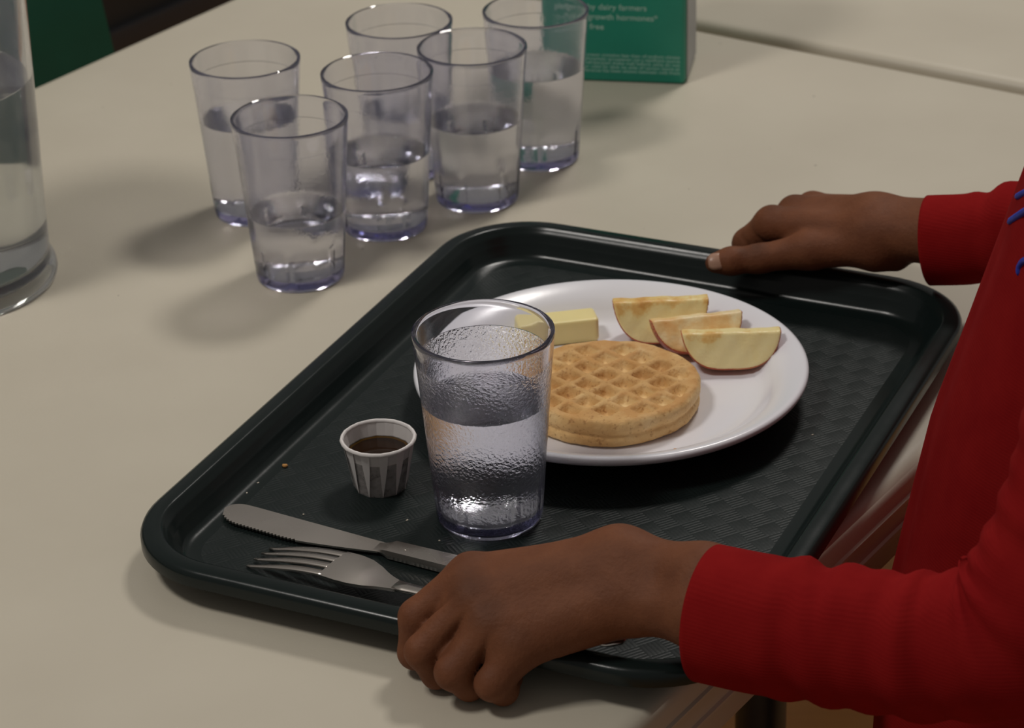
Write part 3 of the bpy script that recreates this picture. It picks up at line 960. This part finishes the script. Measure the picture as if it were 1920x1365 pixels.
def hand(chains, palm, arm, lo, hi, step, kf, kp, carve=()):
    f = Field(lo, hi, step)
    g = f.copy_empty()
    for a, b, ra, rb in palm: g.cone(a, b, ra, rb, 0.8)
    fing = None
    for pts, rad, km in chains:
        h = f.copy_empty(); h.chain(pts, rad, 0.25)
        g.D = smin(g.D, h.D, km) if fing is None else g.D
        if fing is None: fing = h
        else: fing.D = smin(fing.D, h.D, kf)
    f.D = smin(g.D, fing.D, kp)
    a = f.copy_empty(); 
    for q in arm: a.cone(*q, 1.0)
    f.D = smin(f.D, a.D, 1.1)
    for (c, d, ln, amp, wd) in carve:     # skin creases: short grooves across a direction
        c, d = np.array(c, float), np.array(d, float); d /= np.linalg.norm(d)
        sl = f.block(c - ln * 1.5, c + ln * 1.5)
        X, Y, Z = f.grids(sl)
        s_ = (X - c[0]) * d[0] + (Y - c[1]) * d[1] + (Z - c[2]) * d[2]
        r2_ = (X - c[0]) ** 2 + (Y - c[1]) ** 2 + (Z - c[2]) ** 2
        f.D[sl] += (amp * np.exp(-(s_ / wd) ** 2) * np.exp(-r2_ / ln ** 2)).astype(np.float32)
    return f.mesh()

# left hand, nearest the camera: knuckles up, fingers wrapped down over the near rim of the tray
iM, mM, rM, pM = (-2.20, 98.25, 4.55), (-2.15, 96.85, 4.10), (-1.35, 95.62, 3.40), (-0.10, 94.70, 2.70)
iP, mP, rP, pP = (-4.70, 97.55, 2.80), (-4.50, 95.70, 2.15), (-3.10, 94.55, 1.75), (-1.30, 94.05, 1.45)
WRr, WRu = (4.60, 97.60, 5.55), (4.75, 95.85, 4.35)
def sub(p_, e_, n_, z): return (p_[0] + EX[0] * e_ + EY[0] * n_, p_[1] + EX[1] * e_ + EY[1] * n_, z)
ch = [([iM, iP, sub(iP, 0.0, -0.45, 1.15), sub(iP, 0.7, 1.2, 0.70)], [0.86, 0.76, 0.66, 0.56], 0.6),
      ([mM, mP, sub(mP, 0.5, 0.35, 0.84), sub(mP, 1.1, 2.1, 0.70)], [0.88, 0.78, 0.68, 0.58], 0.6),
      ([rM, rP, sub(rP, 0.5, 0.55, 0.82), sub(rP, 0.9, 2.1, 0.68)], [0.90, 0.82, 0.70, 0.56], 0.6),
      ([pM, pP, sub(pP, 0.25, 0.5, 0.80), sub(pP, 0.1, 1.7, 0.66)], [0.90, 0.84, 0.68, 0.54], 0.6)]
WRm = (4.65, 96.75, 5.05)
palm = [((-1.7, 96.2, 3.5), (-2.3, 95.9, 3.1), 0.66, 0.42), ((-0.7, 95.1, 2.85), (-1.2, 94.85, 2.5), 0.66, 0.42), ((-2.2, 97.5, 4.0), (-2.8, 97.2, 3.6), 0.66, 0.42),
        (WRm, (-2.0, 97.55, 4.25), 1.35, 0.92), (WRm, (-1.7, 96.2, 3.7), 1.35, 0.92), (WRu, (-0.7, 95.1, 3.0), 1.2, 0.9), (WRr, iM, 1.15, 0.95), (WRr, mM, 1.15, 0.92), (WRu, rM, 1.15, 0.90), (WRu, pM, 1.10, 0.82),
        ((3.2, 95.6, 3.9), (0.4, 95.3, 2.95), 1.05, 0.80), ((3.4, 97.4, 4.6), (0.2, 97.2, 3.9), 1.25, 1.1),
        (WRr, (1.6, 98.6, 4.2), 1.1, 1.0), ((1.6, 98.6, 4.2), (-0.6, 99.35, 3.55), 1.0, 0.78), ((-0.6, 99.35, 3.55), (-2.2, 99.5, 3.0), 0.74, 0.64), ((-2.2, 99.5, 3.0), (-3.2, 99.4, 2.75), 0.64, 0.5)]
arm = [(WRr, (8.3, 95.0, 6.0), 1.22, 1.42), (WRu, (8.2, 93.3, 5.1), 1.18, 1.42), ((8.3, 95.0, 6.0), (14.5, 91.5, 6.1), 1.42, 1.5), ((8.2, 93.3, 5.1), (14.5, 90.8, 5.5), 1.42, 1.5), ((14.5, 91.1, 5.8), (20.6, 88.9, 6.6), 1.8, 1.9)]
carve = [((1.5 + 0.75 * k, 94.75 + 0.33 * k, 2.75 + 0.28 * k), (0.92, -0.38, 0.1), 0.62, 0.05, 0.10) for k in range(4)]
carve += [((-3.35, 96.72, 3.60), (-0.25, 3.25, 1.1), 0.85, 0.15, 0.12), ((-3.0, 95.5, 3.2), (-2.2, 2.4, 1.1), 0.95, 0.20, 0.15), ((-1.7, 94.5, 2.65), (-3.05, 1.4, 1.0), 0.85, 0.18, 0.15)]
palm.append(((-2.5, 96.1, 3.0), (-3.4, 95.7, 2.3), 0.55, 0.50))
V, F = hand(ch, palm, arm, (-6.5, 85.0, -0.2), (21.5, 101.5, 9.6), 0.10, 0.07, 0.45, carve)
kn = [(*iM[:2], iM[2] + 0.6, 1.0, 0.35), (*mM[:2], mM[2] + 0.6, 1.05, 0.75), (rM[0], rM[1], rM[2] + 0.6, 1.0, 0.7), (pM[0], pM[1], pM[2] + 0.5, 0.9, 0.55)]
add_body(V, F, kn)

# right hand, farther away: thumb lying along the far rim, fingers curled over its outside
IM, MM, RM, PM = (15.75, 136.9, 4.3), (17.3, 138.5, 4.25), (18.5, 139.7, 4.0), (19.6, 140.5, 3.4)
IP, MP, RP, PP = (14.45, 137.9, 2.6), (16.0, 139.4, 2.4), (16.9, 140.8, 2.3), (18.2, 141.4, 2.0)
W1, W2 = (21.3, 133.6, 5.0), (21.6, 135.0, 5.2)
def out(p_, e_, n_, z): return (p_[0] + EX[0] * e_ + EY[0] * n_, p_[1] + EX[1] * e_ + EY[1] * n_, z)
ch = [([IM, IP, out(IP, 0.2, 0.1, 0.95), out(IP, 1.2, -1.2, 0.66)], [1.0, 0.95, 0.74, 0.6], 0.5),
      ([MM, MP, out(MP, 0.2, -0.2, 0.9), out(MP, 1.2, -1.8, 0.66)], [0.94, 0.84, 0.72, 0.6], 0.5),
      ([RM, RP, out(RP, 0.2, -0.3, 0.8), out(RP, 1.0, -1.8, 0.66)], [0.88, 0.78, 0.68, 0.58], 0.5),
      ([PM, PP, out(PP, 0.2, -0.3, 0.7), out(PP, 1.0, -1.4, 0.6)], [0.8, 0.7, 0.6, 0.52], 0.5)]
palm = [(W1, IM, 1.25, 1.05), (W2, MM, 1.25, 1.05), (W2, RM, 1.2, 0.98), ((22.0, 136.2, 4.7), PM, 1.1, 0.9),
        ((21.0, 135.0, 4.2), (17.6, 137.4, 3.9), 1.4, 1.1)]
V1 = (12.2, 134.75, 2.86)
thumb = [((20.9, 133.4, 4.4), (17.7, 134.2, 3.75), 1.25, 1.12), ((17.7, 134.2, 3.75), (14.75, 134.75, 3.05), 1.08, 0.80), ((14.75, 134.75, 3.05), (13.1, 134.8, 2.92), 0.80, 0.78), ((13.1, 134.8, 2.92), V1, 0.76, 0.60)]
arm = [(W1, (25.0, 131.6, 5.5), 1.45, 1.62), (W2, (25.2, 132.8, 5.75), 1.40, 1.50), ((25.1, 132.2, 5.5), (31, 129.8, 6.6), 1.55, 1.6), ((31, 129.8, 6.6), (38, 126.8, 8.8), 1.6, 1.9),
       ((21.6, 132.9, 3.9), (22.5, 132.9, 3.6), 0.9, 0.7)]
f0 = ch
carve = [((15.2, 136.2, 3.5), (0.5, -0.25, 0.8), 0.9, 0.10, 0.16), ((14.5, 136.9, 2.9), (0.6, -0.2, 0.7), 0.8, 0.08, 0.14)]
def hand2():
    f = Field((10.8, 125.0, -0.2), (38.8, 143.6, 11.6), 0.115)
    g = f.copy_empty()
    for a, b, ra, rb in palm: g.cone(a, b, ra, rb, 0.8)
    fing = None
    for pts, rad, km in ch:
        h = f.copy_empty(); h.chain(pts, rad, 0.25)
        if fing is None: fing = h
        else: fing.D = smin(fing.D, h.D, 0.12)
    f.D = smin(g.D, fing.D, 0.5)
    t_ = f.copy_empty()
    for a, b, ra, rb in thumb: t_.cone(a, b, ra, rb, 0.5)
    f.D = smin(f.D, t_.D, 0.35)
    a = f.copy_empty()
    for q in arm: a.cone(*q, 1.0)
    f.D = smin(f.D, a.D, 1.1)
    for (c, d, ln, amp, wd) in carve:
        c, d = np.array(c, float), np.array(d, float); d /= np.linalg.norm(d)
        sl = f.block(c - ln * 1.5, c + ln * 1.5)
        X, Y, Z = f.grids(sl)
        s_ = (X - c[0]) * d[0] + (Y - c[1]) * d[1] + (Z - c[2]) * d[2]
        r2_ = (X - c[0]) ** 2 + (Y - c[1]) ** 2 + (Z - c[2]) ** 2
        f.D[sl] += (amp * np.exp(-(s_ / wd) ** 2) * np.exp(-r2_ / ln ** 2)).astype(np.float32)
    return f.mesh()
V, F = hand2()
add_body(V, F, [(14.6, 134.6, 3.8, 0.8, 0.6), (13.9, 134.5, 3.6, 0.5, 0.5), (16.2, 137, 5.4, 1.1, 0.4), (17, 138.6, 5.6, 1.1, 0.4)])

# torso, upper arms, neck and head (under and above the shirt)
SC = np.array((34.0, 104.0))           # shoulder line centre
f = Field((8, 78, -28), (56, 138, 66), 0.55)
ns = lambda s, z, d=0.0: (SC[0] + EY[0] * s + EX[0] * d, SC[1] + EY[1] * s + EX[1] * d, z)
for s in (-1, 1):
    f.cone(ns(s * 4, -20), ns(s * 5, 24), 6.0, 6.0, 4)
    f.cone(ns(s * 4, 24), ns(s * 10.5, 29), 5.0, 4.0, 3)
f.cone(ns(-11, 29), (21.2, 89.2, 7.4), 3.2, 2.0, 2)
f.cone(ns(11, 29), (38, 126.6, 9.0), 3.2, 2.2, 2)
f.cone(ns(0, 28), ns(0, 39, -1.5), 4.2, 3.6, 3)
hc = np.array(ns(0, 48, -4.0))
hx = -EX                                 # the way the face looks
def hp_(fw, sd, u_): return (hc[0] + hx[0] * fw + EY[0] * sd, hc[1] + hx[1] * fw + EY[1] * sd, hc[2] + u_)
Rm = np.array([[hx[0], hx[1], 0], [EY[0], EY[1], 0], [0, 0, 1]])
f.ell(hp_(-0.6, 0, 2.0), (9.0, 7.2, 8.6), 1.0, Rm)
f.ell(hp_(2.2, 0, -4.0), (6.0, 5.2, 6.0), 3.0, Rm)
f.cone(hp_(7.9, 0, 0.0), hp_(8.9, 0, -2.6), 0.7, 1.2, 1.2)
for s in (-1, 1):
    f.ell(hp_(-0.5, s * 7.2, -0.8), (1.7, 0.8, 2.6), 0.6, Rm)
    f.cone(hp_(7.2, s * 1.0, -5.2), hp_(6.9, s * 2.2, -5.2), 0.75, 0.5, 0.5)
V, F = f.mesh()
add_body(V, F)
body = mk('body', np.concatenate(bodyV), np.concatenate(bodyF), 'skin', person, attr={'pigment': np.concatenate(bodyA)})
# thumbnail
def nail(c, ax, nrm, L, Wd):
    ax = np.array(ax, float); ax /= np.linalg.norm(ax); nrm = np.array(nrm, float); nrm -= ax * (ax @ nrm); nrm /= np.linalg.norm(nrm)
    sd = np.cross(ax, nrm)
    V, rows_ = [], 7
    for k in range(2):
        for i in range(rows_):
            for j in range(7):
                a = (i / (rows_ - 1) - 0.5) * 2; b = (j / 6 - 0.5) * 2
                ww = Wd * math.sqrt(max(0.12, 1 - max(0, abs(a) - 0.35) ** 2 * 1.6))
                p_ = np.array(c) + ax * a * L + sd * b * ww + nrm * (-0.30 * b * b * Wd - 0.10 * a * a * L + (0.03 if k else -0.04))
                V.append(p_)
    n_ = rows_ * 7
    F = []
    for i in range(rows_ - 1):
        for j in range(6):
            q = i * 7 + j
            F.append((n_ + q, n_ + q + 1, n_ + q + 8, n_ + q + 7)); F.append((q + 7, q + 8, q + 1, q))
    edge = [j for j in range(7)] + [i * 7 + 6 for i in range(1, rows_)] + [(rows_ - 1) * 7 + j for j in range(5, -1, -1)] + [i * 7 for i in range(rows_ - 2, 0, -1)]
    for a, b in zip(edge, edge[1:] + edge[:1]): F.append((a, b, n_ + b, n_ + a))
    return np.array(V), F
V, F = nail((12.22, 134.22, 3.25), (-1.0, 0.02, -0.10), (-0.30, -0.72, 0.55), 0.50, 0.50)
mk('thumbnail', V, F, 'nail', person)
# eyes and hair
for s in (-1, 1):
    V, F = lathe([(0, -1.1), (0.6, -0.95), (1.0, -0.45), (1.1, 0), (1.0, 0.45), (0.6, 0.95), (0, 1.1)], 20, hp_(6.6, s * 2.9, 0.2))
    e = mk('eye', V, F, 'eye', person)
    V, F = lathe([(0, -0.5), (0.4, -0.3), (0.5, 0), (0.4, 0.3), (0, 0.5)], 14, hp_(7.3, s * 2.85, 0.0))
    mk('iris', V, F, 'iris', e)
f = Field((hc[0] - 12, hc[1] - 12, hc[2] - 8), (hc[0] + 12, hc[1] + 12, hc[2] + 14), 0.4)
f.ell(hp_(-1.2, 0, 2.6), (9.3, 7.7, 9.0), 0.5, Rm)
X, Y, Z = f.grids()
fw_ = (X - hc[0]) * hx[0] + (Y - hc[1]) * hx[1]
f.D = smax(f.D, 0.5 * fw_ - (Z - hc[2]) + 1.6, 0.8)
f.D = f.D + 0.12 * np.sin(X * 2.6) * np.sin(Y * 2.9) * np.sin(Z * 2.4)
V, F = f.mesh()
mk('hair', V, F, 'hair', person)

# shirt: torso
def ring_torso(z, c, a, b, seg=96, fold=0.0, ph=0.0):
    th = np.linspace(0, 2 * math.pi, seg, endpoint=False)
    k = 1 + fold * (0.5 * np.sin(7 * th + ph) + 0.35 * np.sin(11 * th - 1.7 * ph + 1) + 0.3 * np.sin(4 * th + 0.6))
    k += 0.9 * fold * np.exp(-((th - math.pi - 0.22 - 0.004 * z) / 0.07) ** 2) - 0.6 * fold * np.exp(-((th - math.pi - 0.42) / 0.10) ** 2)
    x = b * k * np.cos(th); y = a * k * np.sin(th)
    return np.stack([c[0] + EX[0] * x + EY[0] * y, c[1] + EX[1] * x + EY[1] * y, np.full(seg, z)], 1)
zs = np.concatenate([np.linspace(-24, 24, 33), np.linspace(25, 33, 9)])
rings = []
for z in zs:
    c0 = np.array((np.interp(z, [-24, -4, 8, 18, 30], [27.8, 28.1, 29.4, 31.4, 33.6]), np.interp(z, [-24, -4, 8, 18, 30], [107.0, 106.7, 106.0, 105.0, 104.0])))
    a = np.interp(z, [-24, -4, 18, 25, 29, 33], [14.5, 14.2, 13.2, 13.0, 11.0, 5.2]); b = np.interp(z, [-24, -4, 18, 25, 29, 33], [9.3, 9.2, 8.2, 7.8, 7.0, 5.0])
    rings.append(ring_torso(z, c0, a, b, 128, float(np.interp(z, [-24, 0, 20, 30], [0.045, 0.035, 0.02, 0.0])), 0.03 * z))
hem = []
for k, z in enumerate((-24, -23)):
    c0 = (27.8, 107.0)
    hem.append(ring_torso(z + (0.0 if k == 0 else 0), c0, 14.2, 9.0, 128, 0.045, 0.03 * -24))
V, F = loft(hem[::-1] + rings, False, False)
shirt = mk('shirt', V, F, 'shirt', person)
shirt['label'] = 'red knit shirt with blue stitching'
V, F = lathe([(4.6, 0.0), (5.3, -0.4), (5.5, 0.4), (5.2, 3.2), (4.9, 3.6), (4.6, 3.2)], 40, ns(0, 32.6, -0.6), True)
mk('collar', V, F, 'shirt', shirt)

# sleeves: open cloth tubes with folds
def sleeve(path, rad, flat, folds, seg=72, n=90, seed=1, inner=2.2, th=0.16):
    P = catmull(path, n); Rr_ = np.interp(np.linspace(0, 1, n), np.linspace(0, 1, len(rad)), rad)
    T = np.gradient(P, axis=0); T /= np.linalg.norm(T, axis=1)[:, None]
    S = np.concatenate([[0], np.cumsum(np.linalg.norm(np.diff(P, axis=0), axis=1))])
    N = np.array((0, 0, 1.0)); rings = []
    rs = np.random.default_rng(seed); ph = rs.uniform(0, 6.28, 8)
    tha = np.linspace(0, 2 * math.pi, seg, endpoint=False)
    for k in range(n):
        N = N - T[k] * (N @ T[k]); N /= np.linalg.norm(N)
        B = np.cross(T[k], N)
        r = np.full(seg, Rr_[k])
        s = S[k]
        grow = min(1.0, max(0.0, (s - 2.4) / 2.0))
        r += grow * 0.16 * np.sin(s * 1.9 + 1.6 * np.sin(tha + ph[0]) + ph[1]) * (0.6 + 0.4 * np.sin(tha * 2 + ph[2]))
        r += grow * 0.10 * np.sin(s * 3.3 - 2.2 * np.sin(tha + ph[3]) + ph[4])
        for (s0, a0, w_s, w_a, amp, sk) in folds:
            da = (tha - a0 + math.pi) % (2 * math.pi) - math.pi
            r += amp * np.exp(-((s - s0 - sk * da) / w_s) ** 2 - (da / w_a) ** 2)
        rings.append(P[k] + (np.cos(tha) * r * flat[0])[:, None] * N + (np.sin(tha) * r * flat[1])[:, None] * B)
    ins = []
    for k in range(0, int(n * 0.12)):
        c_ = P[k]
        ins.append(c_ + (rings[k] - c_) * (1 - th / Rr_[k]))
    V, F = loft(ins[::-1] + rings, False, False)
    # round the lip of the cuff a little
    return V, F
V, F = sleeve([(8.35, 93.95, 4.85), (10.6, 92.7, 5.0), (13.9, 91.2, 5.2), (17.8, 89.6, 5.6), (21.0, 88.6, 7.2), (23.6, 89.6, 11.5), (25.6, 91.3, 18), (28.2, 93.2, 27)],
              [3.05, 3.05, 3.0, 3.1, 3.5, 3.6, 3.9, 4.2], (1.02, 1.0),
              [(4.6, 0.3, 0.5, 1.2, 0.26, 0.25), (6.4, 0.2, 0.55, 1.1, 0.22, -0.3), (5.6, 0.2, 0.35, 0.9, -0.22, 0.1), (9.5, 0.2, 1.6, 0.8, 0.14, 0.2), (13.2, 0.3, 0.35, 1.0, -0.3, 0.4), (14.0, 0.4, 0.35, 1.0, 0.3, 0.4), (15.0, 0.6, 0.3, 1.2, -0.25, 0.3)], seed=3)
mk('sleeve', V, F, 'shirt', shirt)
V, F = sleeve([(24.35, 132.3, 5.0), (26.8, 131.3, 5.5), (30, 130.0, 6.6), (34, 128.4, 7.6), (38.2, 126.4, 9.2), (39.6, 122.5, 14), (39.6, 118.5, 21), (38.6, 114.5, 28)],
              [2.62, 2.62, 2.7, 2.9, 3.4, 3.5, 3.8, 4.2], (1.0, 1.0), [(5.5, 0.5, 0.9, 1.0, 0.2, 0.3), (8.0, 0.2, 0.8, 1.2, 0.25, 0.0)], seed=5)
mk('sleeve', V, F, 'shirt', shirt)

# blue embroidered letter strokes on the chest
def stroke(pts, r):
    V, F = tube(catmull(pts, 14), [r * 0.6] + [r] * 12 + [r * 0.6], 8)
    o = mk('embroidered_stroke', V, F, 'embroidery', shirt)
    o['label'] = 'blue embroidered stroke'
stroke([(22.58, 103.45, 19.05), (22.53, 101.95, 19.95), (22.60, 100.95, 20.62), (22.66, 99.6, 21.5), (22.85, 98.6, 22.6)], 0.17)
stroke([(22.90, 103.75, 20.15), (22.82, 102.1, 21.05), (22.95, 100.6, 22.0), (23.1, 99.6, 23.0)], 0.15)
stroke([(22.30, 99.45, 18.30), (22.32, 99.50, 18.75), (22.45, 98.9, 19.3), (22.60, 98.0, 19.4), (22.65, 97.4, 18.9)], 0.15)

# trousers and shoes
for s in (-1, 1):
    q0, q1 = np.array(ns(s * 5.5, -18, -3)), np.array(ns(s * 6.5, -70, -3))
    V, F = tube([q0 + (q1 - q0) * k for k in (0, 0.2, 0.45, 0.7, 0.9, 1.0)], [8.6, 8.0, 6.4, 5.4, 5.2, 5.3], 28)
    mk('trouser_leg', V, F, 'denim', person)
    f = Field((-7, -16, -0.2), (7, 8, 9), 0.4)
    f.cone((0, 3, 3.2), (0, 3.4, 7.5), 3.6, 3.2, 1.5); f.cone((0, 2, 2.6), (0, -10, 2.0), 3.6, 2.4, 1.5)
    X, Y, Z = f.grids()
    f.D = smax(f.D, 0.05 - Z, 0.3)
    V, F = f.mesh()
    a = TA - math.pi / 2
    Vr = np.stack([V[:, 0] * math.cos(a) - V[:, 1] * math.sin(a), V[:, 0] * math.sin(a) + V[:, 1] * math.cos(a), V[:, 2]], 1)
    c_ = np.array(ns(s * 6.5, -ZT * 100, -3))
    mk('shoe', Vr + c_, F, 'shoe', person)
tag(person, 'person in a red long-sleeved shirt gripping both ends of the tray', 'person')
